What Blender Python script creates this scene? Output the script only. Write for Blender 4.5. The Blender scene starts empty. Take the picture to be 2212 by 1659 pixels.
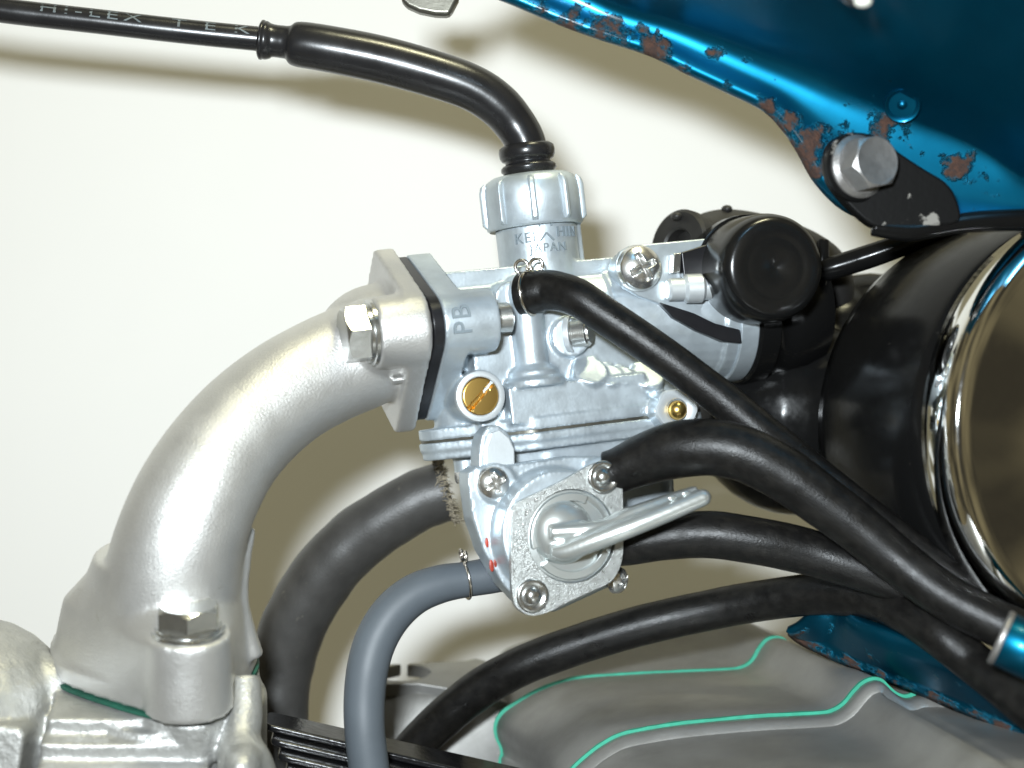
import bpy, bmesh, math, random
from mathutils import Vector, Matrix, noise
from mathutils.geometry import tessellate_polygon
random.seed(7)
R = math.radians
sc = bpy.context.scene
COL = sc.collection

# ------------------------------------------------------------------ camera, light, exposure
S, D = 8.0, 450.0            # picture units per mm at y = 0, camera distance in mm
cam_d = bpy.data.cameras.new('camera'); cam = bpy.data.objects.new('camera', cam_d); COL.objects.link(cam)
cam.location = (0, -D/1000, 0); cam.rotation_euler = (R(90), 0, 0)
cam_d.sensor_width = 36; cam_d.lens = 36*D/(2212/S); cam_d.clip_start = 0.01; cam_d.clip_end = 10
cam_d.dof.use_dof = True; cam_d.dof.focus_distance = 0.435; cam_d.dof.aperture_fstop = 9.0
sc.camera = cam
w = bpy.data.worlds.new('World'); sc.world = w; w.use_nodes = True
nt = w.node_tree; bg = nt.nodes['Background']; bg.inputs[1].default_value = 1.0
tcw = nt.nodes.new('ShaderNodeTexCoord'); nzw = nt.nodes.new('ShaderNodeTexNoise'); nzw.inputs['Scale'].default_value = 2.6; nzw.inputs['Detail'].default_value = 4.0
rw = nt.nodes.new('ShaderNodeValToRGB'); rw.color_ramp.elements[0].position = 0.43; rw.color_ramp.elements[0].color = (0.040, 0.035, 0.024, 1)
rw.color_ramp.elements[1].position = 0.66; rw.color_ramp.elements[1].color = (0.25, 0.21, 0.115, 1)
nt.links.new(tcw.outputs['Generated'], nzw.inputs['Vector']); nt.links.new(nzw.outputs[0], rw.inputs[0]); nt.links.new(rw.outputs[0], bg.inputs[0])
def area(name, loc, target, size, size_y, power, col, shape='RECTANGLE'):
    l = bpy.data.lights.new(name, 'AREA'); l.shape = shape; l.size = size; l.size_y = size_y
    l.energy = power; l.color = col
    o = bpy.data.objects.new(name, l); COL.objects.link(o); o.location = loc
    o.rotation_euler = (Vector(target)-Vector(loc)).to_track_quat('-Z', 'Y').to_euler()
    return o
area('camera_flash', (-0.034, -0.450, 0.049), (-0.05, 0.1, 0.01), 0.040, 0.024, 3.65, (0.87, 0.95, 1.0))
area('ceiling_lamp', (0.28, -0.35, 1.3), (0.0, 0.0, 0.0), 0.36, 0.12, 10.5, (1.0, 0.95, 0.62))
vs = sc.view_settings
sc.display_settings.display_device = 'sRGB'
vs.view_transform = 'Standard'; vs.look = 'None'; vs.exposure = 0.0; vs.gamma = 1.0; vs.use_curve_mapping = False
sc.cycles.use_denoising = True
sc.cycles.max_bounces = 6; sc.cycles.diffuse_bounces = 3; sc.cycles.glossy_bounces = 4
sc.cycles.caustics_reflective = False; sc.cycles.caustics_refractive = False
sc.cycles.use_adaptive_sampling = True; sc.cycles.adaptive_threshold = 0.015

# ------------------------------------------------------------------ helpers
def W(u, v, y=0.0):
    """picture spot at depth y (mm behind the carburettor axis) -> point in mm"""
    k = (D+y)/D/S
    return Vector(((u-1106)*k, y, (829.5-v)*k))
class Frame:
    def __init__(s, o, yaw=0, roll=0, pitch=0):
        s.o = Vector(o)
        m = Matrix.Rotation(R(yaw), 3, 'Z')
        m = Matrix.Rotation(R(pitch), 3, 'X') @ m
        m = Matrix.Rotation(R(-roll), 3, 'Y') @ m
        s.m = m; s.ex, s.ey, s.ez = m.col[0].copy(), m.col[1].copy(), m.col[2].copy()
    def pt(s, x, y, z): return s.o + s.m @ Vector((x, y, z))
    def L(s, u, v, y):
        """local (x, z) of the picture spot on the local plane y"""
        d = Vector(((u-1106)/S, D, (829.5-v)/S)); c = Vector((0, -D, 0))
        t = (y - (c-s.o).dot(s.ey)) / d.dot(s.ey)
        p = c + d*t - s.o
        return p.dot(s.ex), p.dot(s.ez)
    def P(s, u, v, y):
        x, z = s.L(u, v, y); return s.pt(x, y, z)
def basis(a):
    a = Vector(a).normalized()
    t = Vector((0, 0, 1)) if abs(a.z) < 0.9 else Vector((1, 0, 0))
    b = t.cross(a).normalized(); c = a.cross(b).normalized()
    return a, b, c
def catmull(pts, n=8):
    out = []
    P = [pts[0]] + list(pts) + [pts[-1]]
    for i in range(1, len(P)-2):
        p0, p1, p2, p3 = P[i-1], P[i], P[i+1], P[i+2]
        for k in range(n):
            t = k/n
            out.append(tuple(0.5*((2*b)+(c-a)*t+(2*a-5*b+4*c-d)*t*t+(-a+3*b-3*c+d)*t**3) for a, b, c, d in zip(p0, p1, p2, p3)))
    out.append(tuple(pts[-1]))
    return out
def hull2(pts):
    pts = sorted(set(pts))
    def half(ps):
        h = []
        for p in ps:
            while len(h) > 1 and (h[-1][0]-h[-2][0])*(p[1]-h[-2][1])-(h[-1][1]-h[-2][1])*(p[0]-h[-2][0]) <= 1e-9: h.pop()
            h.append(p)
        return h
    a, b = half(pts), half(pts[::-1])
    return a[:-1]+b[:-1]
def hull_circles(cs, n=28):
    return hull2([(round(x+r*math.cos(2*math.pi*k/n), 4), round(y+r*math.sin(2*math.pi*k/n), 4)) for x, y, r in cs for k in range(n)])
class MB:
    def __init__(s): s.v = []; s.f = []; s.att = None
    def add(s, vs, fs):
        k = len(s.v); s.v += [Vector(p) for p in vs]; s.f += [tuple(i+k for i in f) for f in fs]; return s
    def lathe(s, o, axis, prof, seg=48, up=None, mod=None, ring=False):
        if ring: prof = list(prof)+[prof[0]]
        a, b, c = basis(axis)
        if up is not None:
            c = (Vector(up)-a*Vector(up).dot(a)).normalized(); b = c.cross(a)
        o = Vector(o); vs, fs, rows = [], [], []
        for r, h in prof:
            if r < 1e-6: rows.append([len(vs)]); vs.append(o+a*h)
            else:
                rows.append(list(range(len(vs), len(vs)+seg)))
                for k in range(seg):
                    t = 2*math.pi*k/seg; q = r if mod is None else mod(r, h, t)
                    vs.append(o+a*h+(b*math.cos(t)+c*math.sin(t))*q)
        for i in range(len(rows)-1):
            A, B = rows[i], rows[i+1]
            if len(A) == 1 and len(B) == 1: continue
            for k in range(seg):
                k2 = (k+1) % seg
                if len(A) == 1: fs.append((A[0], B[k], B[k2]))
                elif len(B) == 1: fs.append((A[k2], A[k], B[0]))
                else: fs.append((A[k2], A[k], B[k], B[k2]))
        if not ring:
            if len(rows[0]) > 1: fs.append(tuple(rows[0]))
            if len(rows[-1]) > 1: fs.append(tuple(rows[-1][::-1]))
        return s.add(vs, fs)
    def cyl(s, p0, p1, r0, r1=None, seg=40, ch=0.0):
        r1 = r0 if r1 is None else r1
        p0, p1 = Vector(p0), Vector(p1); h = (p1-p0).length
        prof = [(r0, 0), (r1, h)] if ch == 0 else [(r0-ch, 0), (r0, ch), (r1, h-ch), (r1-ch, h)]
        return s.lathe(p0, p1-p0, prof, seg)
    def tube(s, pts, rad, seg=28, n=8, flat=None, cap=True, wob=0.0):
        """pts: list of mm Vectors, rad: list or number"""
        if not isinstance(rad, (list, tuple)): rad = [rad]*len(pts)
        q = catmull([(*p, r) for p, r in zip(pts, rad)], n)
        P = [Vector(x[:3]) for x in q]; rr = [x[3] for x in q]
        T = [(P[min(i+1, len(P)-1)]-P[max(i-1, 0)]).normalized() for i in range(len(P))]
        nrm = basis(T[0])[1]; vs, fs = [], []
        for i, p in enumerate(P):
            nrm = (nrm-T[i]*nrm.dot(T[i])).normalized(); bi = T[i].cross(nrm)
            for k in range(seg):
                t = 2*math.pi*k/seg; r = rr[i]
                if wob: r *= 1+wob*noise.noise(Vector((math.cos(t)*.6+i*.11, math.sin(t)*.6, i*.23)))
                vs.append(p+(nrm*math.cos(t)+bi*math.sin(t))*r)
        for i in range(len(P)-1):
            for k in range(seg):
                k2 = (k+1) % seg
                fs.append((i*seg+k, i*seg+k2, (i+1)*seg+k2, (i+1)*seg+k))
        if cap:
            fs.append(tuple(range(seg))[::-1]); fs.append(tuple((len(P)-1)*seg+k for k in range(seg)))
        return s.add(vs, fs)
    def prism(s, pts, vec, holes=()):
        vec = Vector(vec); loops = [[Vector(p) for p in pts]]+[[Vector(p) for p in h] for h in holes]
        flat = [p for l in loops for p in l]; n = len(flat)
        fs = []
        if holes:
            tr = tessellate_polygon(loops)
            fs += [tuple(t) for t in tr]+[tuple(i+n for i in t[::-1]) for t in tr]
        else:
            fs += [tuple(range(n)), tuple(range(n, 2*n))[::-1]]
        k = 0
        for l in loops:
            m = len(l)
            for i in range(m): fs.append((k+i, k+(i+1) % m, n+k+(i+1) % m, n+k+i))
            k += m
        return s.add(flat+[p+vec for p in flat], fs)
    def box(s, fr, x0, x1, y0, y1, z0, z1):
        c = [fr.pt(x, y, z) for z in (z0, z1) for x, y in ((x0, y0), (x1, y0), (x1, y1), (x0, y1))]
        return s.add(c, [(0, 3, 2, 1), (4, 5, 6, 7), (0, 1, 5, 4), (1, 2, 6, 5), (2, 3, 7, 6), (3, 0, 4, 7)])
    def ball(s, o, r, axes=None, seg=24, rings=14):
        o = Vector(o); ax = axes or (Vector((1, 0, 0)), Vector((0, 1, 0)), Vector((0, 0, 1)))
        rx, ry, rz = (r, r, r) if not isinstance(r, (tuple, list)) else r
        vs, fs = [o+ax[2]*rz], []
        for i in range(1, rings):
            p = math.pi*i/rings
            for k in range(seg):
                t = 2*math.pi*k/seg
                vs.append(o+ax[0]*rx*math.sin(p)*math.cos(t)+ax[1]*ry*math.sin(p)*math.sin(t)+ax[2]*rz*math.cos(p))
        vs.append(o-ax[2]*rz)
        for k in range(seg):
            k2 = (k+1) % seg
            fs.append((0, 1+k, 1+k2)); b = 1+(rings-2)*seg
            fs.append((b+k2, b+k, len(vs)-1))
            for i in range(rings-2):
                a = 1+i*seg; fs.append((a+k, a+seg+k, a+seg+k2, a+k2))
        return s.add(vs, fs)
    def head(s, o, axis, r, h, up, cut='cross', rot=0.0, rings=34, seg=72, depth=1.2, wid=0.17, dome=1.0):
        """screw head: a round dome with a real recess pressed into it"""
        a, b, c = basis(axis); c = (Vector(up)-a*Vector(up).dot(a)).normalized(); b = c.cross(a); o = Vector(o)
        vs, fs = [o+a*(h-(depth if cut else 0))], []
        def hh(x, y):
            q = math.hypot(x, y); z = h*(1-dome*(q**2.4)*0.62) if dome > 0 else h
            if q > 0.93: z -= (q-0.93)/0.07*0.28*h
            cx, cy = x*math.cos(rot)+y*math.sin(rot), -x*math.sin(rot)+y*math.cos(rot)
            if cut == 'cross':
                d = min(max(abs(cx)-wid, abs(cy)-0.62), max(abs(cy)-wid, abs(cx)-0.62))
                fl = min(1, max(0, -d/0.07)); z -= depth*fl*(1-0.45*q)
            elif cut == 'slot':
                d = abs(cy)-wid; z -= depth*min(1, max(0, -d/0.05))
            return z
        for i in range(1, rings+1):
            q = i/rings
            for k in range(seg):
                t = 2*math.pi*k/seg; x, y = q*math.cos(t), q*math.sin(t)
                vs.append(o+b*x*r+c*y*r+a*hh(x, y))
        for k in range(seg):
            k2 = (k+1) % seg; fs.append((0, 1+k, 1+k2))
            for i in range(rings-1):
                q = 1+i*seg; fs.append((q+k, q+seg+k, q+seg+k2, q+k2))
        q = 1+(rings-1)*seg; n = len(vs)
        for k in range(seg): vs.append(o+(vs[q+k]-o)-a*((vs[q+k]-o).dot(a)))
        for k in range(seg): fs.append((q+k, n+k, n+(k+1) % seg, q+(k+1) % seg))
        fs.append(tuple(n+k for k in range(seg))[::-1])
        return s.add(vs, fs)
    def hexhead(s, o, axis, af, h, up, rot=0.0):
        """hexagon bolt head with its corners turned off round"""
        a, b, c = basis(axis); c = (Vector(up)-a*Vector(up).dot(a)).normalized(); b = c.cross(a); o = Vector(o)
        ro = af/math.sqrt(3); ri = af/2*0.97; seg = 48
        def rad(t):
            k = ((t-rot) % (math.pi/3))-math.pi/6; return af/2/math.cos(k)
        rows = []; vs = []; fs = []
        for q in ('base', 'side', 'top', 'disc'):
            row = []
            for k in range(seg):
                t = 2*math.pi*k/seg+rot; r = rad(t)
                if q == 'base': z = 0; rr = r
                elif q == 'side': z = h-0.9*(r-af/2)/(ro-af/2)*1.0-0.12; rr = r
                elif q == 'top': z = h; rr = ri
                else: z = h-0.25; rr = ri*0.82
                row.append(len(vs)); vs.append(o+a*z+(b*math.cos(t)+c*math.sin(t))*rr)
            rows.append(row)
        for A, B in zip(rows, rows[1:]):
            for k in range(seg):
                k2 = (k+1) % seg; fs.append((A[k], A[k2], B[k2], B[k]))
        fs.append(tuple(rows[0])[::-1]); fs.append(tuple(rows[-1]))
        return s.add(vs, fs)
    def loft(s, rows, close=False, caps=False):
        n = len(rows[0]); vs = [p for r in rows for p in r]; fs = []
        for i in range(len(rows)-1):
            for k in range(n if close else n-1):
                k2 = (k+1) % n
                fs.append((i*n+k, i*n+k2, (i+1)*n+k2, (i+1)*n+k))
        if caps:
            fs.append(tuple(range(n))[::-1]); fs.append(tuple((len(rows)-1)*n+k for k in range(n)))
        return s.add(vs, fs)
    def build(s, name, mat, parent=None, bevel=0.0, remesh=0.0, smooth=0, ang=35, solid=0.0, attr=None, subsurf=0):
        base = ROOT.get(parent.name) if parent is not None else Vector((0, 0, 0))
        me = bpy.data.meshes.new(name)
        me.from_pydata([tuple((p-base)*0.001) for p in s.v], [], s.f)
        bm = bmesh.new(); bm.from_mesh(me); bmesh.ops.recalc_face_normals(bm, faces=bm.faces); bm.to_mesh(me); bm.free()
        me.materials.append(mat)
        o = bpy.data.objects.new(name, me); COL.objects.link(o)
        if parent is not None:
            o.parent = parent; ROOT[o.name] = base
        else: ROOT[o.name] = Vector((0, 0, 0))
        if attr is not None:
            for an, vals in attr.items():
                A = me.attributes.new(an, 'FLOAT', 'POINT'); A.data.foreach_set('value', vals)
        me.polygons.foreach_set('use_smooth', [True]*len(me.polygons))
        if remesh:
            m = o.modifiers.new('union', 'REMESH'); m.mode = 'VOXEL'; m.voxel_size = remesh*0.001; m.use_smooth_shade = True
            if smooth:
                m = o.modifiers.new('fillet', 'SMOOTH'); m.factor = 0.5; m.iterations = smooth
        else:
            if not subsurf: me.set_sharp_from_angle(angle=R(ang))
            if bevel:
                m = o.modifiers.new('edge', 'BEVEL'); m.width = bevel*0.001; m.segments = 2; m.limit_method = 'ANGLE'; m.angle_limit = R(ang); m.harden_normals = True
        if solid:
            m = o.modifiers.new('sheet', 'SOLIDIFY'); m.thickness = solid*0.001; m.offset = 1
        if subsurf:
            m = o.modifiers.new('sub', 'SUBSURF'); m.levels = subsurf; m.render_levels = subsurf
        return o
ROOT = {}
def tag(o, label, cat, group=None):
    o['label'] = label; o['category'] = cat
    if group: o['group'] = group
    return o
def thing(name, label, cat, base, group=None):
    o = bpy.data.objects.new(name, None); COL.objects.link(o); o.empty_display_size = 0.01
    o.location = Vector(base)*0.001; ROOT[o.name] = Vector(base)
    return tag(o, label, cat, group)
def text_flat(body, size, extr, shear=0.0, spacing=1.0):
    cu = bpy.data.curves.new('t', 'FONT'); cu.body = body; cu.size = size; cu.extrude = extr; cu.align_x = 'CENTER'; cu.align_y = 'CENTER'
    cu.space_character = spacing; cu.shear = shear; cu.resolution_u = 3
    o = bpy.data.objects.new('t', cu); COL.objects.link(o)
    dg = bpy.context.evaluated_depsgraph_get(); me = o.evaluated_get(dg).to_mesh()
    vs = [v.co.copy() for v in me.vertices]; fs = [tuple(p.vertices) for p in me.polygons]
    o.evaluated_get(dg).to_mesh_clear(); bpy.data.objects.remove(o); bpy.data.curves.remove(cu)
    return vs, fs
def sub_strip(vs, fs, maxlen):
    """cut long flat faces so lettering can wrap a curve"""
    bm = bmesh.new(); bv = [bm.verts.new(v) for v in vs]
    for f in fs:
        try: bm.faces.new([bv[i] for i in f])
        except ValueError: pass
    bmesh.ops.triangulate(bm, faces=bm.faces)
    for _ in range(4):
        es = [e for e in bm.edges if e.calc_length() > maxlen]
        if not es: break
        bmesh.ops.subdivide_edges(bm, edges=es, cuts=1); bmesh.ops.triangulate(bm, faces=bm.faces)
    bm.verts.index_update()
    r = [v.co.copy() for v in bm.verts], [tuple(v.index for v in f.verts) for f in bm.faces]
    bm.free(); return r

# ------------------------------------------------------------------ materials
def mat(name, base, metallic=0.0, rough=0.5, bump=0.0, bscale=1500, var=0.0, vscale=220, rvar=0.0, coat=0.0, spec=0.5, dark=None, dscale=90, dthr=0.6, dsoft=0.1, droug=0.7, fine=0.0):
    m = bpy.data.materials.new(name); m.use_nodes = True; nt = m.node_tree; N = nt.nodes; Lk = nt.links
    b = N['Principled BSDF']
    b.inputs['Metallic'].default_value = metallic; b.inputs['Roughness'].default_value = rough
    b.inputs['Coat Weight'].default_value = coat; b.inputs['Coat Roughness'].default_value = 0.12; b.inputs['Specular IOR Level'].default_value = spec
    tc = N.new('ShaderNodeTexCoord')
    def nz(scale, det=4, rg=0.6):
        n = N.new('ShaderNodeTexNoise'); n.inputs['Scale'].default_value = scale; n.inputs['Detail'].default_value = det; n.inputs['Roughness'].default_value = rg
        Lk.new(tc.outputs['Object'], n.inputs['Vector']); return n.outputs[0]
    def ramp(src, a, bb, lo, hi):
        r = N.new('ShaderNodeMapRange'); r.inputs[1].default_value = a; r.inputs[2].default_value = bb; r.inputs[3].default_value = lo; r.inputs[4].default_value = hi
        Lk.new(src, r.inputs[0]); return r.outputs[0]
    def mix(fac, A, B):
        x = N.new('ShaderNodeMix'); x.data_type = 'RGBA'
        Lk.new(fac, x.inputs[0])
        for k, c in ((6, A), (7, B)):
            if isinstance(c, tuple): x.inputs[k].default_value = (*c, 1)
            else: Lk.new(c, x.inputs[k])
        return x.outputs[2]
    col = None
    if var:
        col = mix(ramp(nz(vscale), .3, .7, 0, 1), tuple(c*(1-var) for c in base), tuple(min(1, c*(1+var)) for c in base))
    rgh = None
    if rvar: rgh = ramp(nz(vscale*1.7, 5), .3, .7, max(.02, rough-rvar), min(1, rough+rvar))
    if dark is not None:
        fac = ramp(nz(dscale, 7, .65), dthr-dsoft, dthr+dsoft, 0, 1)
        col = mix(fac, col if col is not None else base, dark)
    if col is not None: Lk.new(col, b.inputs['Base Color'])
    else: b.inputs['Base Color'].default_value = (*base, 1)
    if rgh is not None: Lk.new(rgh, b.inputs['Roughness'])
    if bump:
        bp = N.new('ShaderNodeBump'); bp.inputs['Strength'].default_value = bump; bp.inputs['Distance'].default_value = 0.0003
        Lk.new(nz(bscale, 3), bp.inputs['Height']); Lk.new(bp.outputs[0], b.inputs['Normal'])
    m['nz'] = 1
    return m
M = {}
M['wall'] = mat('white_wall', (0.80, 0.79, 0.77), 0, 0.75, bump=0.05, bscale=700, var=0.015, vscale=6)
M['cast'] = mat('cast_aluminium', (0.64, 0.635, 0.62), 0.80, 0.45, bump=0.42, bscale=1900, var=0.05, vscale=90, rvar=0.04, dark=(0.45, 0.44, 0.39), dscale=130, dthr=0.72, dsoft=0.07)
M['head'] = mat('rough_aluminium', (0.40, 0.40, 0.385), 0.66, 0.48, bump=1.0, bscale=650, var=0.10, vscale=160, rvar=0.08, dark=(0.40, 0.40, 0.37), dscale=60, dthr=0.66)
M['zinc'] = mat('zinc_casting', (0.54, 0.605, 0.65), 0.66, 0.41, bump=0.12, bscale=1500, var=0.12, vscale=110, rvar=0.08)
M['zincl'] = mat('zinc_boss_face', (0.66, 0.70, 0.72), 0.55, 0.42, bump=0.08, bscale=1800, var=0.05, vscale=200)
M['plate'] = mat('plated_steel', (0.62, 0.63, 0.62), 0.95, 0.22, bump=0.08, bscale=900, rvar=0.05)
M['rough_plate'] = mat('blasted_steel', (0.52, 0.54, 0.53), 0.85, 0.36, bump=0.5, bscale=2800, var=0.18, vscale=500, rvar=0.10)
M['lever'] = mat('satin_plating', (0.72, 0.76, 0.75), 0.80, 0.30, bump=0.03, bscale=900)
M['chrome'] = mat('chrome', (0.80, 0.80, 0.78), 1.0, 0.07, bump=0.02, bscale=60, rvar=0.02)
M['screw'] = mat('nickel_screw', (0.80, 0.80, 0.78), 0.95, 0.26)
M['wire'] = mat('wire_clip', (0.68, 0.64, 0.58), 1.0, 0.22)
M['brass'] = mat('brass', (0.78, 0.52, 0.16), 1.0, 0.30)
M['rubber'] = mat('hose_rubber', (0.006, 0.0057, 0.0055), 0, 0.36, bump=0.30, bscale=2200, var=0.25, vscale=140, rvar=0.10, spec=0.30, dark=(0.015, 0.014, 0.0125), dscale=330, dthr=0.58, dsoft=0.14)
M['rubber_gloss'] = mat('boot_rubber', (0.013, 0.013, 0.014), 0, 0.26, bump=0.05, bscale=800, rvar=0.05, var=0.15, vscale=90)
M['rubber_matt'] = mat('matt_rubber', (0.016, 0.015, 0.014), 0, 0.5, bump=0.22, bscale=1400, var=0.2, vscale=150)
M['loom'] = mat('worn_hose_rubber', (0.048, 0.046, 0.043), 0, 0.42, bump=0.28, bscale=1900, var=0.2, vscale=120, dark=(0.12, 0.11, 0.09), dscale=260, dthr=0.70, dsoft=0.05)
M['grey_hose'] = mat('grey_hose_rubber', (0.085, 0.10, 0.115), 0, 0.52, bump=0.08, bscale=1200, var=0.06, vscale=90)
M['black_gloss'] = mat('gloss_black_paint', (0.006, 0.006, 0.006), 0, 0.20, bump=0.06, bscale=400, rvar=0.06, spec=0.14, dark=(0.05, 0.045, 0.04), dscale=400, dthr=0.72, dsoft=0.03)
M['black_cap'] = mat('black_plastic_cap', (0.007, 0.007, 0.007), 0, 0.22, spec=0.4, bump=0.05, bscale=1000, rvar=0.03)
M['black_worn'] = mat('worn_black_paint', (0.006, 0.006, 0.006), 0, 0.34, bump=0.15, bscale=700, spec=0.12, dark=(0.22, 0.21, 0.19), dscale=125, dthr=0.625, dsoft=0.012)
M['fin'] = mat('black_enamel', (0.008, 0.008, 0.009), 0, 0.22, bump=0.35, bscale=700, rvar=0.05)
M['engine'] = mat('grey_engine_paint', (0.31, 0.305, 0.29), 0.60, 0.44, bump=0.20, bscale=2400, var=0.10, vscale=60, rvar=0.06, dark=(0.24, 0.235, 0.22), dscale=45, dthr=0.62, dsoft=0.14)
M['gasket'] = mat('green_gasket', (0.035, 0.36, 0.23), 0, 0.55, bump=0.1, bscale=900, var=0.15, vscale=250)
M['gasket_dark'] = mat('squeezed_green_gasket', (0.012, 0.085, 0.055), 0, 0.6, var=0.3, vscale=250)
M['spacer'] = mat('black_spacer', (0.010, 0.010, 0.012), 0, 0.33, var=0.2, vscale=200)
M['print'] = mat('faded_white_print', (0.10, 0.12, 0.13), 0, 0.5, var=0.5, vscale=260)
M['letter'] = mat('relief_shade_zinc', (0.19, 0.225, 0.245), 0.0, 0.7, spec=0.15)  # darker grey stands in for relief shading so cast letters stay legible
M['red'] = mat('red_paint_mark', (0.35, 0.04, 0.02), 0, 0.4, var=0.4, vscale=400)
M['dark_steel'] = mat('dark_oily_steel', (0.16, 0.155, 0.13), 0.8, 0.34, bump=0.12, bscale=900, var=0.3, vscale=200)
M['white_peg'] = mat('white_plastic', (0.7, 0.7, 0.62), 0, 0.35)
M['fibre'] = mat('frayed_fibre', (0.30, 0.26, 0.19), 0, 0.8, var=0.3, vscale=600)
M['bolt_grey'] = mat('weathered_bolt', (0.32, 0.31, 0.30), 0.75, 0.42, bump=0.25, bscale=1200, var=0.12, vscale=250, rvar=0.1)

def blue_paint():
    m = bpy.data.materials.new('blue_metallic_paint'); m.use_nodes = True; nt = m.node_tree; N = nt.nodes; Lk = nt.links
    b = N['Principled BSDF']; tc = N.new('ShaderNodeTexCoord'); at = N.new('ShaderNodeAttribute'); at.attribute_name = 'rust'
    def nz(scale, det=6, rg=.65):
        n = N.new('ShaderNodeTexNoise'); n.inputs['Scale'].default_value = scale; n.inputs['Detail'].default_value = det; n.inputs['Roughness'].default_value = rg
        Lk.new(tc.outputs['Object'], n.inputs['Vector']); return n.outputs[0]
    def ma(op, a, bb):
        x = N.new('ShaderNodeMath'); x.operation = op
        for i, q in enumerate((a, bb)):
            if isinstance(q, (int, float)): x.inputs[i].default_value = q
            else: Lk.new(q, x.inputs[i])
        return x.outputs[0]
    def rng(src, a, bb, lo=0, hi=1):
        r = N.new('ShaderNodeMapRange'); r.inputs[1].default_value = a; r.inputs[2].default_value = bb; r.inputs[3].default_value = lo; r.inputs[4].default_value = hi
        Lk.new(src, r.inputs[0]); return r.outputs[0]
    def mix(fac, A, B):
        x = N.new('ShaderNodeMix'); x.data_type = 'RGBA'; Lk.new(fac, x.inputs[0])
        for k, c in ((6, A), (7, B)):
            if isinstance(c, tuple): x.inputs[k].default_value = (*c, 1)
            else: Lk.new(c, x.inputs[k])
        return x.outputs[2]
    n1 = nz(170)
    raw = ma('ADD', at.outputs['Fac'], ma('MULTIPLY', ma('SUBTRACT', n1, 0.5), 2.4))
    mask = rng(raw, 0.59, 0.74)
    halo = rng(raw, 0.40, 0.66)
    specks = rng(nz(420, 3), 0.715, 0.74)
    paint = mix(rng(nz(40), .3, .7), (0.000, 0.086, 0.160), (0.001, 0.112, 0.198))
    paint = mix(ma('MULTIPLY', halo, 0.35), paint, (0.03, 0.10, 0.09))
    paint = mix(ma('MULTIPLY', specks, 0.6), paint, (0.04, 0.03, 0.02))
    rust = mix(rng(nz(700), .35, .65), (0.030, 0.018, 0.015), (0.080, 0.036, 0.022))
    Lk.new(mix(mask, paint, rust), b.inputs['Base Color'])
    Lk.new(rng(mask, 0, 1, 0.93, 0.05), b.inputs['Metallic'])
    Lk.new(rng(mask, 0, 1, 0.40, 0.85), b.inputs['Roughness'])
    Lk.new(rng(mask, 0, 1, 0.15, 0.0), b.inputs['Coat Weight'])
    b.inputs['Coat Roughness'].default_value = 0.16
    h = ma('ADD', ma('MULTIPLY', nz(380, 3, .5), ma('ADD', ma('MULTIPLY', rng(raw, 0.46, 0.62), 0.7), 0.01)), ma('MULTIPLY', nz(1500), ma('MULTIPLY', mask, 0.6)))
    bp = N.new('ShaderNodeBump'); bp.inputs['Strength'].default_value = 0.8; bp.inputs['Distance'].default_value = 0.0011
    Lk.new(h, bp.inputs['Height']); Lk.new(bp.outputs[0], b.inputs['Normal'])
    return m
M['blue'] = blue_paint()

# ------------------------------------------------------------------ setting: the white wall behind
b = MB(); b.add([Vector((-700, 140, -600)), Vector((700, 140, -600)), Vector((700, 140, 600)), Vector((-700, 140, 600)),
                 Vector((-700, 160, -600)), Vector((700, 160, -600)), Vector((700, 160, 600)), Vector((-700, 160, 600))],
                [(0, 1, 2, 3), (4, 7, 6, 5), (0, 4, 5, 1), (1, 5, 6, 2), (2, 6, 7, 3), (3, 7, 4, 0)])
wall = b.build('wall', M['wall']); wall['kind'] = 'structure'

# ------------------------------------------------------------------ carburettor frame
C = Frame(W(1180, 697, 0), yaw=18, roll=6.5)
ex, ey, ez = C.ex, C.ey, C.ez
fr_ = -ey                                    # out of its front

# ================================================================== carburettor
carb = thing('carburettor', 'silver zinc-cast carburettor with ribbed cap nut in the middle of the engine bay', 'carburettor', C.pt(0, 0, -60))
zb = C.L(1158, 490, 0)[1]
XF = -36.5                                   # left face of the carburettor's own flange
dia = lambda t, bt, e: hull_circles([(0, t, 3.5), (0, bt, 3.5), (-20.5, 1.0, 9.0), (20.5, -1.0, 9.0), (0, 0, 17)])
DIA = hull_circles([(0.5, 18.5, 3.0), (0, -18.5, 4.0), (-21.0, 1.5, 8.2), (21.0, -1.5, 8.2), (0, 0, 15.5)])
def dia_prism(b, x0, x1, sc=1.0, sz=1.0):
    b.prism([C.pt(x0, y*sc, z*sz) for y, z in DIA], ex*(x1-x0))
b = MB()
b.cyl(C.pt(0, 0, -8), C.pt(0, 0, zb), 10.9, 10.9)                                   # slide barrel
b.box(C, 8, 12.4, -2.2, 2.2, 10, zb+0.5)                                            # rib on its side
b.cyl(C.pt(XF+1, 0, 0), C.pt(20, 0, 0), 14.2)                                       # throat
b.cyl(C.pt(14, 0, -1), C.pt(50, 0, -2), 15.5, 18.6)                                 # air side bell
b.cyl(C.pt(45, 0, -2), C.pt(57, 0, -2.4), 18.8, 18.8)
b.box(C, XF+2, 30, -9, 9, 6, 15.4)                                                  # flat deck over the throat
dia_prism(b, XF, XF+6.5)
b.cyl(C.pt(XF+0.5, -21, 1.5), C.pt(XF+14.5, -21, 1.5), 8.2)                         # front ear
b.box(C, XF, XF+14.3, -21, -8, -6.7, 9.6)
b.cyl(C.pt(XF+0.5, 21, -1.5), C.pt(XF+14.5, 21, -1.5), 8.2)
b.box(C, -26, 30, -15, 14, -26, 4)                                                  # body down to the float chamber
b.cyl(C.pt(-14, -8, 6), C.pt(-14, -16, 6), 5.5, 5.0)
xc, zc = C.L(1156, 800, -17)
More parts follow.
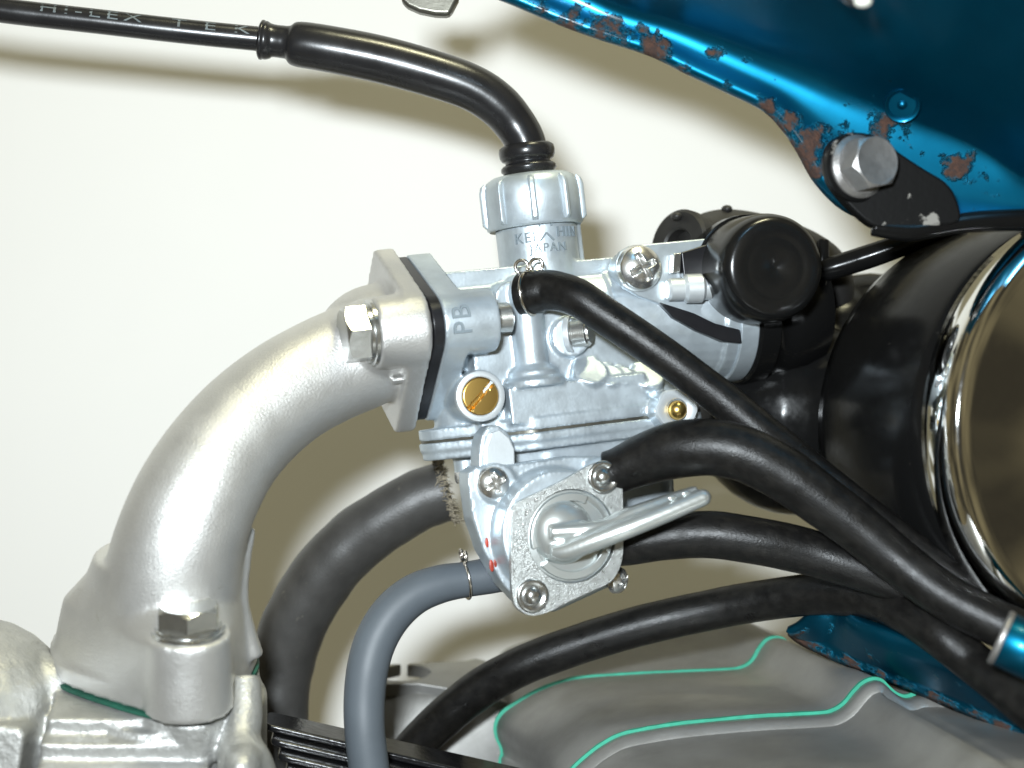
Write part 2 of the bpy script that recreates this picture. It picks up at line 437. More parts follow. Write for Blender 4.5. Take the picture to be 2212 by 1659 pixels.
b.cyl(C.pt(xc, -15, zc-1), C.pt(xc, -15, 8), 4.3, 4.6)                              # upright pillar
b.lathe(C.pt(xc, -15, zc-4.2), ez, [(8.2, 0), (8.2, 2.0), (6.8, 2.6), (6.6, 4.2), (4.6, 5.5)], 40)
xs, zs = C.L(1232, 722, -17)
b.cyl(C.pt(xs+1, -8, zs-1), C.pt(xs, -17.5, zs-0.6), 5.6, 5.2)                          # idle screw boss
xn, zn = C.L(1150, 634, -18)
b.cyl(C.pt(xn, -8, zn), C.pt(xn, -18, zn), 6.0, 5.6)                                # vent nipple root
for u, v, r in ((1275, 790, 5.2), (1315, 800, 4.2), (1345, 800, 3.6), (1400, 800, 5)):
    x, z = C.L(u, v, -18); b.cyl(C.pt(x, -12, z-6), C.pt(x, -18, z-1), r, r*0.9)
body = None
# lower body: block above the float chamber joint
def plan(sx=1.0, sy=1.0):
    return hull_circles([(-30*sx, 0, 7.5), (-10*sx, -15*sy, 6), (29*sx, -15*sy, 4.5), (29*sx, 14*sy, 4.5), (-12*sx, 14*sy, 6), (33*sx, 0, 8)])
zt = C.L(1240, 822, -19.5)[1]; zj = C.L(1240, 915, -19.5)[1]
xl, xr = C.L(1100, 860, -19.5)[0], C.L(1400, 860, -19.5)[0]
b.box(C, xl, xr, -19.6, 12, zj+1.5, zt)
b.prism([C.pt(x, y, zj-0.4) for x, y in hull_circles([(-31, 0, 7.6), (-12, -13.6, 6.5), (30, -15, 5), (30, 14, 5), (-12, 14, 6), (33, 0, 8)])], ez*3.0)
b.prism([C.pt(x, y, zj+2) for x, y in hull_circles([(-25, 0, 9), (-9, -10, 5), (20, -10, 5), (20, 10, 5), (-9, 10, 5)])], ez*13)
# brass screw boss, pin boss
xb, zbz = C.L(1036, 856, -19)
BD = (fr_*1.0+ex*(-0.16)).normalized()
b.cyl(C.pt(xb+1, -6, zbz), C.pt(xb, -18.6, zbz), 6.8, 6.3)
xp, zp = C.L(1462, 886, -24)
b.cyl(C.pt(xp-3, -8, zp), C.pt(xp-0.3, -23.5, zp), 5.6, 5.4)
b.box(C, xr-4, xp, -18, -8, zp-4.8, zp+5.6)
body = b.build('mixing_body', M['zinc'], carb, remesh=0.42, smooth=5)
# plain rings of the air side bell
b = MB(); b.lathe(C.pt(48.5, 0, -2.2), ex, [(17, 0), (19.3, 0), (19.5, .3), (19.5, 5.2), (19.2, 5.6), (17, 5.6)], 72, ring=True)
b.build('air_side_ring', M['zinc'], carb, ang=30)
# lettering cast into barrel
def wrap(vs, r, a0, z0, dz=0):
    out = []
    for p in vs:
        a = a0+p.x/r; q = r+p.z
        out.append(C.pt(q*math.sin(a), -q*math.cos(a), z0+p.y))
    return out
for body_t, size, a0, v in (('KEI', 3.9, -0.62, 510), ('HIN', 3.9, 0.50, 503), ('JAPAN', 3.3, -0.06, 535)):
    vs, fs = sub_strip(*text_flat(body_t, size, 0.42, spacing=1.12), 0.8)
    z0 = C.L(1180, v, -10.9)[1]
    MB().add(wrap(vs, 10.95, a0, z0), fs).build('lettering', M['letter'], carb, ang=30)
b = MB(); z0 = C.L(1185, 506, -10.9)[1]
def strokes(b, pts, wdt, a0, z0, f):
    for (x0, y0), (x1, y1) in zip(pts, pts[1:]):
        d = Vector((x1-x0, y1-y0)); n = Vector((-d.y, d.x)).normalized()*wdt/2
        k = 5; row = []
        for i in range(k+1):
            t = i/k; p = Vector((x0, y0))+d*t
            row.append([f(p.x+n.x, p.y+n.y, -.3), f(p.x+n.x, p.y+n.y, .3), f(p.x-n.x, p.y-n.y, .3), f(p.x-n.x, p.y-n.y, -.3)])
        b.loft(row, close=True, caps=True)
fm = lambda x, y, z: C.pt((10.95+z)*math.sin(-0.09+x/10.95), -(10.95+z)*math.cos(-0.09+x/10.95), z0+y)
strokes(b, [(-1.6, 2.2), (-1.6, 5.0), (0, 3.2), (1.6, 5.0), (1.6, 2.2)], .42, 0, 0, fm)
strokes(b, [(-1.9, -1.6), (0, 0.5), (1.9, -1.6)], .42, 0, 0, fm)
b.build('emblem', M['letter'], carb, ang=30)
# PB on the ear, reading upwards
vs, fs = sub_strip(*text_flat('PB', 6.8, 0.5, spacing=1.1), 1.0)
xe, ze = C.L(1000, 690, -29.2)
out = []
for p in vs:
    X, Z = -p.y, p.x                          # turned a quarter
    zz = ze+Z-1.5; q = 8.2+0.02+p.z; a = max(-1, min(1, zz/q)); out.append(C.pt(xe+X, -21-q*math.sqrt(1-a*a), 1.5+zz))
MB().add(out, fs).build('lettering', M['letter'], carb, ang=30)
# cap nut
zc0 = C.L(1155, 484, -12)[1]; zc1 = C.L(1150, 372, -8)[1]; H = zc1-zc0
cap = MB().lathe(C.pt(0, 0, zc0), ez, [(11.2, 0.2), (12.4, 0), (13.1, .7), (13.1, H*.62), (12.9, H*.80), (12.0, H*.93), (10.4, H), (8.2, H)], 96, up=ex).build('cap_nut', M['zinc'], carb, bevel=0.0, ang=50)
for k in range(9):
    a = R(-58+40.5*k*40/40.5); d = ex*math.sin(a)-ey*math.cos(a); t = ex*math.cos(a)+ey*math.sin(a)
    c0 = C.pt(0, 0, zc0)+d*12.6
    prof = [(-1.0, 0), (-.85, 1.2), (-.45, 1.75), (.45, 1.75), (.85, 1.2), (1.0, 0)]
    rows = []
    for hz, sc_ in ((1.0, .55), (1.9, 1.0), (H*.74, 1.0), (H*.86, .75), (H*.92, .15)):
        rows.append([c0+t*p[0]*(.75+.25*sc_)+d*(p[1]*sc_-.1)+ez*hz for p in prof])
    MB().loft(rows, close=True, caps=True).build('grip_rib', M['zinc'], cap, bevel=0.25, ang=40)
# threaded stud end behind the ear
b = MB(); prof = [(0, 0)]
for k in range(11): prof += [(4.0, k*.5), (3.5, k*.5+.25)]
prof += [(2.2, 5.9), (0, 6.1)]
b.lathe(C.pt(XF+14.2, -21, 1.5), ex, prof, 32); b.build('stud_end', M['screw'], carb, ang=30)
# small brass-gold plug hidden between, idle screw with its thread and slot
b = MB(); prof = [(0, 0)]
for k in range(9): prof += [(3.7, k*.62), (3.2, k*.62+.31)]
prof += [(3.0, 5.8), (0, 5.9)]
IA = (fr_*0.62+ex*0.78).normalized()
io = C.pt(xs, -16.5, zs)
b.lathe(io, IA, prof, 36); b.build('idle_screw', M['screw'], carb, ang=25)
b = MB(); b.lathe(C.pt(xs, -15.5, zs), IA, [(4.4, 0), (5.2, 0), (5.2, 1.6), (4.4, 1.6)], 40, ring=True); b.build('idle_screw_collar', M['zincl'], carb, bevel=.3)
# brass screw in its ring
b = MB(); b.lathe(C.pt(xb, -18.3, zbz), fr_, [(4.9, 0), (6.5, 0), (6.6, 1.2), (6.4, 1.8), (6.0, 2.0), (5.2, 2.0), (4.9, 1.7)], 56, ring=True); ring = b.build('screw_ring', M['zincl'], carb, ang=40)
b = MB(); b.head(C.pt(xb, -18.5, zbz), fr_, 4.85, 1.5, ez, cut='slot', rot=R(42), depth=1.3, wid=0.13, dome=0.12); b.build('brass_screw', M['brass'], carb, ang=40)
# pin boss ring and brass ball
b = MB(); b.lathe(C.pt(xp, -23, zp), fr_, [(3.0, 0), (5.6, 0), (5.6, 1.0), (5.2, 1.5), (3.4, 1.5), (3.0, 1.2)], 6*6, ring=True, up=ez, mod=lambda r, h, t: r/max(.93, math.cos(((t) % (math.pi/3))-math.pi/6)) if r > 4 else r); b.build('pin_ring', M['zincl'], carb, ang=40)
b = MB(); b.ball(C.pt(xp, -24.2, zp), 2.6); b.build('brass_pin', M['brass'], carb)
# float chamber: joint gasket, flange and cup
b = MB(); b.prism([C.pt(x, y, zj-1.0) for x, y in hull_circles([(-31, 0, 7.2), (-12, -13.3, 6.5), (30, -14.8, 5), (30, 14, 5), (33, 0, 8)])], ez*0.7); b.build('joint_gasket', M['dark_steel'], carb)
b = MB()
OUT = hull_circles([(-31, 0, 7.8), (-12, -13.8, 6.6), (30, -15.2, 5), (30, 14, 5), (-12, 14, 6), (33, 0, 8.2)])
b.prism([C.pt(x, y, zj-3.2) for x, y in OUT], ez*2.2)
b.prism([C.pt(x*.985, y*.975, zj-5.6) for x, y in OUT], ez*2.4)
cupt = hull_circles([(-19, 0, 8), (-8, -11, 6), (22, -11, 6), (22, 11, 6), (-8, 11, 6)])
rows = [[C.pt(x*s_+o_, y*s_, zj+dz) for x, y in cupt] for dz, s_, o_ in ((-5, 1.0, 0), (-9, .98, 0), (-22, .93, 0.6), (-29, .85, 1.5), (-32, .6, 2))]
b.loft(rows, close=True, caps=True)
b.cyl(C.pt(-27, 0, zj-10.5), C.pt(-27, 0, zj-4), 3.2)
xt, zt2 = C.L(1073, 985, -22)
b.prism([C.P(u, v, -23.5) for u, v in ((1034, 1012), (1036, 965), (1042, 938), (1058, 920), (1078, 918), (1098, 935), (1110, 962), (1112, 1012))], ey*8)
b.build('float_chamber', M['zinc'], carb, remesh=0.45, smooth=4)
b = MB(); b.prism([C.P(u, v, -24.4) for u, v in ((1048, 1010), (1050, 965), (1060, 935), (1080, 928), (1100, 945), (1112, 970), (1113, 1010))], ey*1.5); b.build('chamber_lug_face', M['zincl'], carb, bevel=.4)
b = MB(); b.hexhead(C.pt(-27.5, -1, zj-9.5), -ez, 5.6, 3, ex); b.build('chamber_screw', M['screw'], carb)
# vent nipple
NA = (fr_*0.75+ex*0.66).normalized()
# choke plate on the air side with its cross-head screw
PL = [(1332, 590), (1330, 565), (1340, 543), (1362, 530), (1545, 513), (1640, 505), (1650, 690), (1545, 706), (1500, 688), (1440, 662), (1380, 640), (1346, 620)]
b = MB(); b.prism([C.P(u, v, -17.5) for u, v in PL], ey*2.2); b.build('choke_plate', M['zinc'], carb, bevel=.6)
xk, zk = C.L(1378, 580, -17.5)
b = MB(); b.cyl(C.pt(xk, -10, zk), C.pt(xk, -16, zk), 5.5); b.build('plate_post', M['zinc'], carb)
b = MB(); b.head(C.pt(xk, -17.8, zk), fr_, 6.2, 4.3, ez, cut='cross', rot=R(20), depth=1.9, wid=.14); b.build('plate_screw', M['screw'], carb, ang=60)
xk, zk = C.L(1440, 626, -19)
b = MB(); b.cyl(C.pt(xk, -19.2, zk), C.pt(xk+14, -20.5, zk-1.0), 3.0, ch=.6); b.cyl(C.pt(xk+4.5, -19.6, zk-.2), C.pt(xk+10, -20.6, zk-.6), 3.9, ch=.8); b.build('choke_pin', M['zincl'], carb)
b = MB(); b.prism([C.P(u, v, -20) for u, v in ((1472, 545), (1552, 520), (1556, 600), (1478, 600))], ey*2.4); b.build('choke_stop', M['spacer'], carb, bevel=.4)
b = MB(); b.prism([C.P(u, v, -20.3) for u, v in ((1455, 548), (1473, 545), (1470, 588), (1452, 590))], ey*2.6); b.build('choke_tab', M['plate'], carb, bevel=.3)
b = MB(); b.prism([C.P(u, v, -18.6) for u, v in ((1425, 652), (1500, 676), (1545, 698), (1600, 712), (1604, 742), (1565, 738), (1505, 714), (1455, 686))], ey*5); b.build('plate_gap_shade', M['spacer'], carb, bevel=.5)  # black sliver added as the shade in the gap below the plate

# ================================================================== throttle cable
cb = thing('throttle_cable', 'black throttle cable with printed sheath and bent rubber boot entering the cap nut', 'cable', C.pt(0, 0, zc1))
Z0 = lambda u, v, y: W(u, v, y)
ctop = C.pt(0, 0, zc1+1)
Lc = [(-140, 0, -16), (0, 22, -14), (200, 45, -11), (400, 68, -8), (600, 88, -5)]
b = MB(); b.tube([Z0(*p) for p in Lc], 3.25, 32, 10); sheath = b.build('sheath', M['rubber_gloss'], cb, ang=180)
vs, fs = sub_strip(*text_flat('HI-LEX  T E K', 3.9, 0.02, spacing=1.35), 1.5)
p0, p1 = Z0(90, 31.5, -12.6), Z0(540, 82, -5.8); d = (p1-p0); Lh = d.length; d.normalize()
x0, x1 = min(p.x for p in vs), max(p.x for p in vs)
upv = Vector((0, -.88, .47)); upv = (upv-d*upv.dot(d)).normalized(); sd = d.cross(upv)
if sd.z < 0: pass
out = []
for p in vs:
    t = (p.x-x0)/(x1-x0)
    # centre line of the tube at that spot
    q = catmull([Z0(*k) for k in Lc], 20)
    X = p0.x+(p1.x-p0.x)*t
    best = min(range(len(q)-1), key=lambda i: abs((q[i][0]+q[i+1][0])/2-X)); a_, b_ = Vector(q[best]), Vector(q[best+1]); tt = (X-a_.x)/(b_.x-a_.x)
    c_ = a_+(b_-a_)*tt; al = p.y/3.25
    w_ = (upv*math.cos(al)+Vector((0, .47, .88)).normalized()*math.sin(al))
    out.append(c_+w_*(3.27+p.z))
MB().add(out, fs).build('printed_lettering', M['print'], sheath, ang=30)
bt = [(566, 86, -5), (574, 87, -5), (580, 87.5, -5), (590, 88, -5), (606, 90, -5), (622, 92, -5), (640, 95, -5), (700, 104, -5), (820, 128, -4), (937, 160, -3), (1020, 190, -2), (1075, 226, -1), (1112, 268, 0), (1130, 305, 0), (1138, 338, 0)]
rb = [4.9, 5.1, 4.9, 4.35, 4.3, 4.5, 5.9, 6.15, 6.3, 6.25, 6.15, 6.0, 5.7, 5.5, 5.4]
pts = [Z0(*p) for p in bt]; pts[-1] = C.pt(0, 0, zc1+5.5); pts[-2] = C.pt(-.2, 0, zc1+9.5)
boot = MB().tube(pts, rb, 36, 8).build('elbow_boot', M['rubber_gloss'], cb, ang=180)
MB().lathe(pts[0]-(pts[1]-pts[0]).normalized()*.6, pts[1]-pts[0], [(3.3, 0), (4.6, -.1), (5.25, .3), (5.3, .8), (4.9, 1.3)], 40).build('boot_lip', M['rubber_gloss'], boot, ang=180)
pr = [(5.2, 8.4), (6.6, 8.3), (7.4, 7.7), (7.6, 6.6), (7.5, 5.2), (7.0, 4.3), (6.2, 3.9), (6.1, 3.3), (6.9, 2.9), (7.5, 2.3), (7.5, 1.5), (7.0, 1.0), (7.0, -.5)]
MB().lathe(C.pt(0, 0, zc1+.2), ez, [(r, h) for r, h in pr[::-1]], 56).build('ribbed_seal', M['rubber_gloss'], cb, ang=180)

# ================================================================== insulator spacer
b = MB(); dia_prism(b, XF-3.0, XF-0.15, 1.0, .98)
sp = b.build('insulator_spacer', M['spacer'], None, bevel=.3, ang=40)
tag(sp, 'thin black insulator spacer sandwiched between silver manifold flange and carburettor', 'spacer')

# ================================================================== intake manifold
mf = thing('intake_manifold', 'curved cast aluminium intake pipe with bolted flange at both ends', 'intake pipe', W(365, 1545, -34))
b = MB()
fx = XF-3.2
f0 = C.pt(fx+.2, 0, 0); f1 = C.pt(fx-8, 0, -0.5)
mid = [(785, 764, -19), (705, 800, -23), (625, 844, -28), (550, 903, -33), (487, 972, -38), (440, 1045, -42), (406, 1118, -44), (382, 1200, -43), (370, 1285, -40), (363, 1360, -36), (356, 1430, -32)]
path = [f0, f1]+[W(*p) for p in mid]
rad = [15.2, 15.0]+[p*.945 for p in (15.0, 14.7, 14.6, 14.8, 15.1, 15.7, 16.3, 17.2, 18.2, 19.2, 19.6)]
b.tube(path, rad, 48, 8)
dia_prism(b, fx-5.6, fx, 1.0, 1.10)
b.lathe(C.pt(fx-12, 0, -0.6), ex, [(14.6, 0), (15.2, 5), (16.6, 8.5), (19.5, 11.5)], 48)
b.cyl(C.pt(fx-13.2, -20.2, 1.0), C.pt(fx-.5, -20.2, 1.0), 9.0, 9.6)                         # bolt boss
b.ball(C.pt(fx-10, -12, 0), (13, 10, 10.5))
# base frame: bottom flange
B = Frame(W(345, 1465, -36), yaw=0, roll=-2, pitch=13)
Bz0 = 0.0
def bl(u, v, z=0.0):      # spot on the horizontal plane z of the base frame
    d = Vector(((u-1106)/S, D, (829.5-v)/S)); c = Vector((0, -D, 0))
    t = (z-(c-B.o).dot(B.ez))/d.dot(B.ez); p = c+d*t-B.o
    return p.dot(B.ex), p.dot(B.ey)
ear1 = bl(408, 1531); ear2 = bl(165, 1425)
def resample(pts, n):
    L_ = [0]; m = len(pts)
    for i in range(m): L_.append(L_[-1]+(pts[(i+1) % m]-pts[i]).length)
    out = []
    for k in range(n):
        t = L_[-1]*k/n; i = max(j for j in range(m) if L_[j] <= t+1e-9)
        out.append(pts[i]+(pts[(i+1) % m]-pts[i])*((t-L_[i])/max(1e-9, L_[i+1]-L_[i])))
    return out
trace = [bl(u, v) for u, v in ((109, 1428), (112, 1455), (140, 1482), (230, 1515), (330, 1544), (400, 1555), (450, 1550), (490, 1526), (520, 1492), (546, 1458), (556, 1425), (530, 1395), (430, 1372), (300, 1365), (170, 1378), (122, 1402))]
EOUT = [(p[0], p[1]) for p in catmull(trace+[trace[0]], 4)[:-1]]
b.prism([B.pt(x, y, 0) for x, y in EOUT], B.ez*5.0)
NR = 96
o3 = resample([Vector((x, y, 0)) for x, y in EOUT], NR)
def ring_at(z, t, cx, cy, r):
    out = []
    for p in o3:
        a = math.atan2(p.y-cy, p.x-cx); c = Vector((cx+r*math.cos(a), cy+r*math.sin(a), 0)); q = p.lerp(c, t); out.append(B.pt(q.x, q.y, z))
    return out
h2 = [Vector((x, y, 0)) for x, y in hull_circles([(1.5, 4, 19.5), (ear1[0], ear1[1], 10.3), (ear2[0]*.74, ear2[1]*.74, 8.5)], 48)]
def hull_hit(p, c):
    d = (p-c); best = None
    for i in range(len(h2)):
        a, e = h2[i], h2[(i+1) % len(h2)]-h2[i]
        den = d.x*e.y-d.y*e.x
        if abs(den) < 1e-9: continue
        t = ((a.x-c.x)*e.y-(a.y-c.y)*e.x)/den; u_ = ((a.x-c.x)*d.y-(a.y-c.y)*d.x)/den
        if t > 0 and -1e-6 <= u_ <= 1+1e-6 and (best is None or t < best): best = t
    return c+d*(best or 1)
cc = Vector((2.5, -3, 0)); o4 = [hull_hit(p, cc) for p in o3]
def skirt(z, t, k=1.0): return [B.pt(cc.x+(q.x-cc.x)*k, cc.y+(q.y-cc.y)*k, z) for q in (p.lerp(h, t) for p, h in zip(o3, o4))]
o5 = []
for p in o3:
    a = math.atan2(p.y-5, p.x-1.5); o5.append(Vector((1.5+18.0*math.cos(a), 5+18.0*math.sin(a), 0)))
def skirt2(z, t): return [B.pt(q.x, q.y, z) for q in (h.lerp(c_, t) for h, c_ in zip(o4, o5))]
b.loft([skirt(.3, 0), skirt(4.2, .03), skirt(5.6, .30), skirt(9, .55), skirt(13, .80), skirt(18, 1, .98), skirt2(21, .35), skirt2(25, .72), skirt2(31, 1)], close=True, caps=True)
b.cyl(B.pt(ear1[0], ear1[1], .2), B.pt(ear1[0], ear1[1], 19.4), 10.6, 10.2)
# casting seam along the inner bend
seam = [W(545, 1140, -36), W(528, 1210, -38), W(519, 1290, -38), W(530, 1360, -36), W(548, 1420, -34)]
b.tube(seam, [1.2, 1.8, 2.2, 2.6, 2.8], 12, 6)
b.build('pipe', M['cast'], mf, remesh=0.6, smooth=14)
# bolts
def bolt(parent, o, ax, af, h, wash, up, rot=0, wm='plate', hm='plate'):
    q = MB().hexhead(Vector(o)+Vector(ax)*(1.9), ax, af, h, up, rot).build('bolt', M[hm], parent, ang=25)
    MB().lathe(o, ax, [(af*.3, 0), (wash, 0), (wash, .9), (wash-.2, 1.0), (wash*.90, 1.05), (wash*.90, 1.9), (af*.3, 1.95)], 56).build('washer', M[wm], q, ang=40)
    return q
bolt(mf, C.pt(fx-13.2, -20.4, 1.2), -ex, 13.0, 5.8, 8.3, ez, R(5))
bolt(mf, B.pt(ear1[0], ear1[1], 19.5), B.ez, 13.4, 4.9, 8.8, fr_, R(22), hm='plate', wm='plate')
# cast diamond mark on the boss
mk = Frame(C.pt(fx-7.0, -15.0, -9.4), yaw=-2, roll=-20, pitch=-38)
outp = [mk.pt(x, 0, z) for x, z in ((-4.3, 0), (0, 2.6), (4.3, 0), (0, -2.6))]; inp = [mk.pt(x, 0, z) for x, z in ((-2.6, 0), (0, 1.5), (2.6, 0), (0, -1.5))]
MB().prism(outp, mk.ey*1.6, [inp]).build('casting_mark', M['cast'], mf, bevel=.25)
# base gasket
gk = MB().prism([B.pt(x*1.02, y*1.02, Bz0-.95) for x, y in EOUT], B.ez*.9).build('base_gasket', M['gasket_dark'])
tag(gk, 'dark green gasket line under the foot of the curved intake pipe', 'gasket')

# ================================================================== cylinder head (bottom left)
hd = thing('cylinder_head', 'rough silver cylinder head casting under the intake pipe foot', 'cylinder head', B.pt(0, 0, -60))
b = MB()
b.prism([B.pt(x*1.01+.3, y*1.0, -12) for x, y in EOUT], B.ez*10.5)
b.cyl(B.pt(3, 0, -60), B.pt(3, 0, -4), 23.5)
H0 = Frame(W(300, 1600, -56), yaw=8, roll=-4, pitch=13)
def hb(u0, u1, v0, v1, y0, y1):
    xa, za = H0.L(u0, v1, y0); xb_, zb_ = H0.L(u1, v0, y0)
    b.box(H0, xa, xb_, y0, y1, za, zb_)
hb(90, 480, 1610, 1800, 6, 34)
hb(100, 330, 1556, 1580, 2, 28)
hb(85, 410, 1610, 1640, -3, 20)
hb(75, 450, 1668, 1760, -8, 20)
b.tube([W(528, 1465, -44), W(528, 1540, -48), W(520, 1600, -52), W(530, 1660, -56), W(540, 1740, -56)], [4, 4.5, 5, 7, 8], 20, 6)
b.ball(W(528, 1650, -60), (4.6, 8, 4.6))
b.ball(W(-72, 1562, -34), (26.5, 30, 26.5))
b.tube([W(40, 1432, -30), W(75, 1462, -34), W(105, 1480, -36), W(140, 1500, -36)], [6, 7, 7, 6], 20, 5)
b.prism([W(u, v, -62) for u, v in ((-80, 1560), (40, 1572), (52, 1590), (20, 1800), (-80, 1800))], Vector((0, 18, 0)))
b.build('head_casting', M['head'], hd, remesh=0.7, smooth=6)
b = MB(); q = bl(148, 1385); b.cyl(B.pt(q[0], q[1]+3, -2), B.pt(q[0], q[1]+3, 3.0), 4.0, 3.6, ch=.8); b.build('far_stud', M['bolt_grey'], hd)

# ================================================================== black finned cylinder
fc = thing('finned_cylinder', 'black enamelled cylinder with stacked cooling fins beside the silver head', 'cylinder', W(800, 1700, -20))
for k in range(6):
    o = W(572+15*k, 1540+32*k, -8-4*k)
    Fk = Frame(o, yaw=6, roll=-14.5, pitch=2)
    outl = hull_circles([(3, -10, 2.6), (3, -2, 2.6), (86, -10, 4), (86, -2, 4)])
    MB().prism([Fk.pt(x, y, -1.3) for x, y in outl], Fk.ez*2.0).build('fin', M['fin'], fc, bevel=.7)
Fk = Frame(W(590, 1628, -14), yaw=6, roll=-14.5, pitch=2)
b = MB(); b.box(Fk, 8, 84, -6, 8, -25, -1); b.build('barrel', M['fin'], fc, bevel=1)

# ================================================================== hoses
def P3(l): return [W(*p) for p in l]
# breather hose with frayed end, behind the manifold
bh = thing('breather_hose', 'thick worn black hose with frayed end curving behind the intake pipe', 'hose', W(590, 1600, 30))
pth = [(968, 1060, 22), (912, 1078, 22), (850, 1112, 22), (785, 1155, 23), (725, 1210, 24), (675, 1275, 26), (635, 1350, 28), (610, 1430, 30), (600, 1500, 30), (596, 1600, 30), (596, 1720, 30)]
b = MB(); b.tube(P3(pth), [8.6, 8.6, 8.7, 9.0, 9.2, 9.4, 9.4, 9.3, 9.1, 9, 9], 40, 8, wob=.025); hose = b.build('tube', M['loom'], bh, ang=180)
b = MB(); rnd = random.Random(3)
p0 = W(*pth[0]); ax = (W(*pth[0])-W(*pth[1])).normalized(); a_, b_, c_ = basis(ax)
for k in range(320):
    t = rnd.uniform(0, 2*math.pi); r = 8.6+rnd.uniform(-.3, .3); q = p0+(b_*math.cos(t)+c_*math.sin(t))*r-ax*rnd.uniform(0, 1.8)
    dr = (ax*rnd.uniform(.2, 1.4)+(b_*math.cos(t)+c_*math.sin(t))*rnd.uniform(-.1, .9)+Vector((rnd.uniform(-.5, .5), rnd.uniform(-.5, .5), rnd.uniform(-.5, .5)))).normalized()
    l = rnd.uniform(.9, 2.6); b.tube([q, q+dr*l*.5, q+dr*l+Vector((0, 0, rnd.uniform(-.5, .2)))], [.17, .15, .06], 4, 2)
fr = b.build('frayed_braid', M['fibre'], bh, ang=180); fr['kind'] = 'stuff'
# small dark torn patch of the braid on the upper side
# grey drain hose
gh = thing('drain_hose', 'slate grey drain hose with wire clip hanging down from the fuel tap', 'hose', W(800, 1700, -30))
pth = [(1108, 1234, -16), (1060, 1243, -18), (1005, 1252, -20), (950, 1262, -22), (895, 1284, -24), (848, 1324, -26), (814, 1378, -28), (795, 1440, -30), (787, 1510, -31), (788, 1580, -32), (797, 1660, -32), (808, 1760, -32)]
b = MB(); b.tube(P3(pth), [4.7, 4.7, 4.6, 4.9, 5.2, 5.4, 5.4, 5.3, 5.2, 5.1, 5.1, 5.1], 36, 8); b.build('tube', M['grey_hose'], gh, ang=180)
def clip(parent, c, ax, r, out, wr=.45, loop=1.7, side=None):
    """sprung wire clip: a ring with two curled ends"""
    a_, b_, c_ = basis(ax); out = (Vector(out)-a_*Vector(out).dot(a_)).normalized(); sdv = a_.cross(out)
    ring = []
    for k in range(37):
        t = R(22)+2*math.pi*(1-44/360)*k/36
        ring.append(c+(out*math.cos(t)+sdv*math.sin(t))*r+a_*(k/36-.5)*.9)
    for s_, p in ((1, ring[0]), (-1, ring[-1])):
        lp = []
        sv = sdv if side is None else side
        e = c+out*(r+loop*.9)+sv*s_*loop*1.0
        for k in range(1, 13):
            t = math.pi+2*math.pi*k/12*.86
            lp.append(e+(out*math.cos(t)+sv*s_*math.sin(t)*-1)*loop+a_*.35*s_*k/12)
        ring = (lp[::-1]+ring) if s_ == 1 else (ring+lp)
    return MB().tube(ring, wr, 10, 2).build('wire_clip', M['wire'], parent, ang=180)
clip(gh, W(1006, 1251, -20), W(1060, 1243, -18)-W(950, 1262, -22), 5.05, (-.1, -.15, 1), .42, 1.3)
# black hose running across the crankcase
ch = thing('overflow_hose', 'dull black hose crossing diagonally over the grey engine case', 'hose', W(900, 1600, 30))
pth = [(840, 1680, 26), (900, 1608, 22), (965, 1545, 18), (1040, 1486, 14), (1130, 1437, 10), (1240, 1395, 8), (1370, 1355, 6), (1512, 1322, 4), (1642, 1298, -2), (1772, 1283, -12), (1880, 1292, -24), (1960, 1325, -36), (2030, 1372, -46), (2110, 1437, -52), (2190, 1500, -64), (2290, 1580, -76)]
b = MB(); b.tube(P3(pth), [5.4, 5.5, 5.6, 5.6, 5.5, 5.5, 5.5, 5.5, 5.5, 5.5, 5.5, 5.3, 5.2, 5.0, 5.0, 5.0], 36, 8, wob=.015); b.build('tube', M['rubber'], ch, ang=180)
# vent hose from the nipple on the barrel
vh = thing('vent_hose', 'black vent hose held by a wire clip, running diagonally from carburettor front', 'hose', W(1150, 632, -18))
n0 = C.pt(xn-2.9, -17.6, zn)
pth = [n0, n0+fr_*2.2+ex*2.2, n0+fr_*5.2+ex*6.2+ez*.1, W(1245, 642, -28), W(1307, 682, -30), W(1427, 763, -32), W(1546, 852, -33), W(1640, 930, -34), W(1735, 1005, -34), W(1838, 1088, -36), W(1955, 1178, -38), W(2075, 1262, -42), W(2190, 1335, -46), W(2300, 1400, -50)]
b = MB(); b.tube(pth, [5.4, 5.3, 5.2, 4.9, 4.75, 4.7, 4.7, 4.8, 4.8, 4.8, 4.8, 4.8, 4.8, 4.8], 40, 8, wob=.012); b.build('tube', M['rubber'], vh, ang=180)
clip(vh, n0+fr_*2.0+ex*1.9, fr_*.72+ex*.70, 5.5, ez*1.0+ex*.15, .48, 1.75, side=(ex+fr_*.15).normalized())
# fuel hoses from the tap
fh = thing('fuel_hose', 'thick black fuel hose arching from the top outlet of the fuel tap', 'hose', W(1340, 1012, -34), 'fuel hoses on the tap')
pth = [(1318, 1022, -30), (1345, 1012, -31), (1395, 991, -33), (1455, 973, -36), (1530, 966, -39), (1605, 980, -41), (1690, 1022, -42), (1775, 1082, -43), (1850, 1138, -44), (1940, 1212, -46), (2030, 1280, -50), (2120, 1330, -54), (2240, 1385, -58)]
b = MB(); b.tube(P3(pth), [5.7, 5.8, 6.5, 7.1, 7.1, 6.9, 6.7, 6.4, 6.1, 5.8, 5.6, 5.6, 5.6], 40, 8, wob=.012); b.build('tube', M['rubber'], fh, ang=180)
fh2 = thing('fuel_hose', 'black fuel hose leaving the fuel tap just under its lever', 'hose', W(1355, 1175, -34), 'fuel hoses on the tap')
pth = [(1330, 1178, -26), (1370, 1172, -27), (1440, 1160, -28), (1535, 1155, -29), (1642, 1170, -30), (1745, 1192, -30), (1850, 1225, -32), (1960, 1268, -34), (2080, 1315, -38), (2230, 1375, -42)]
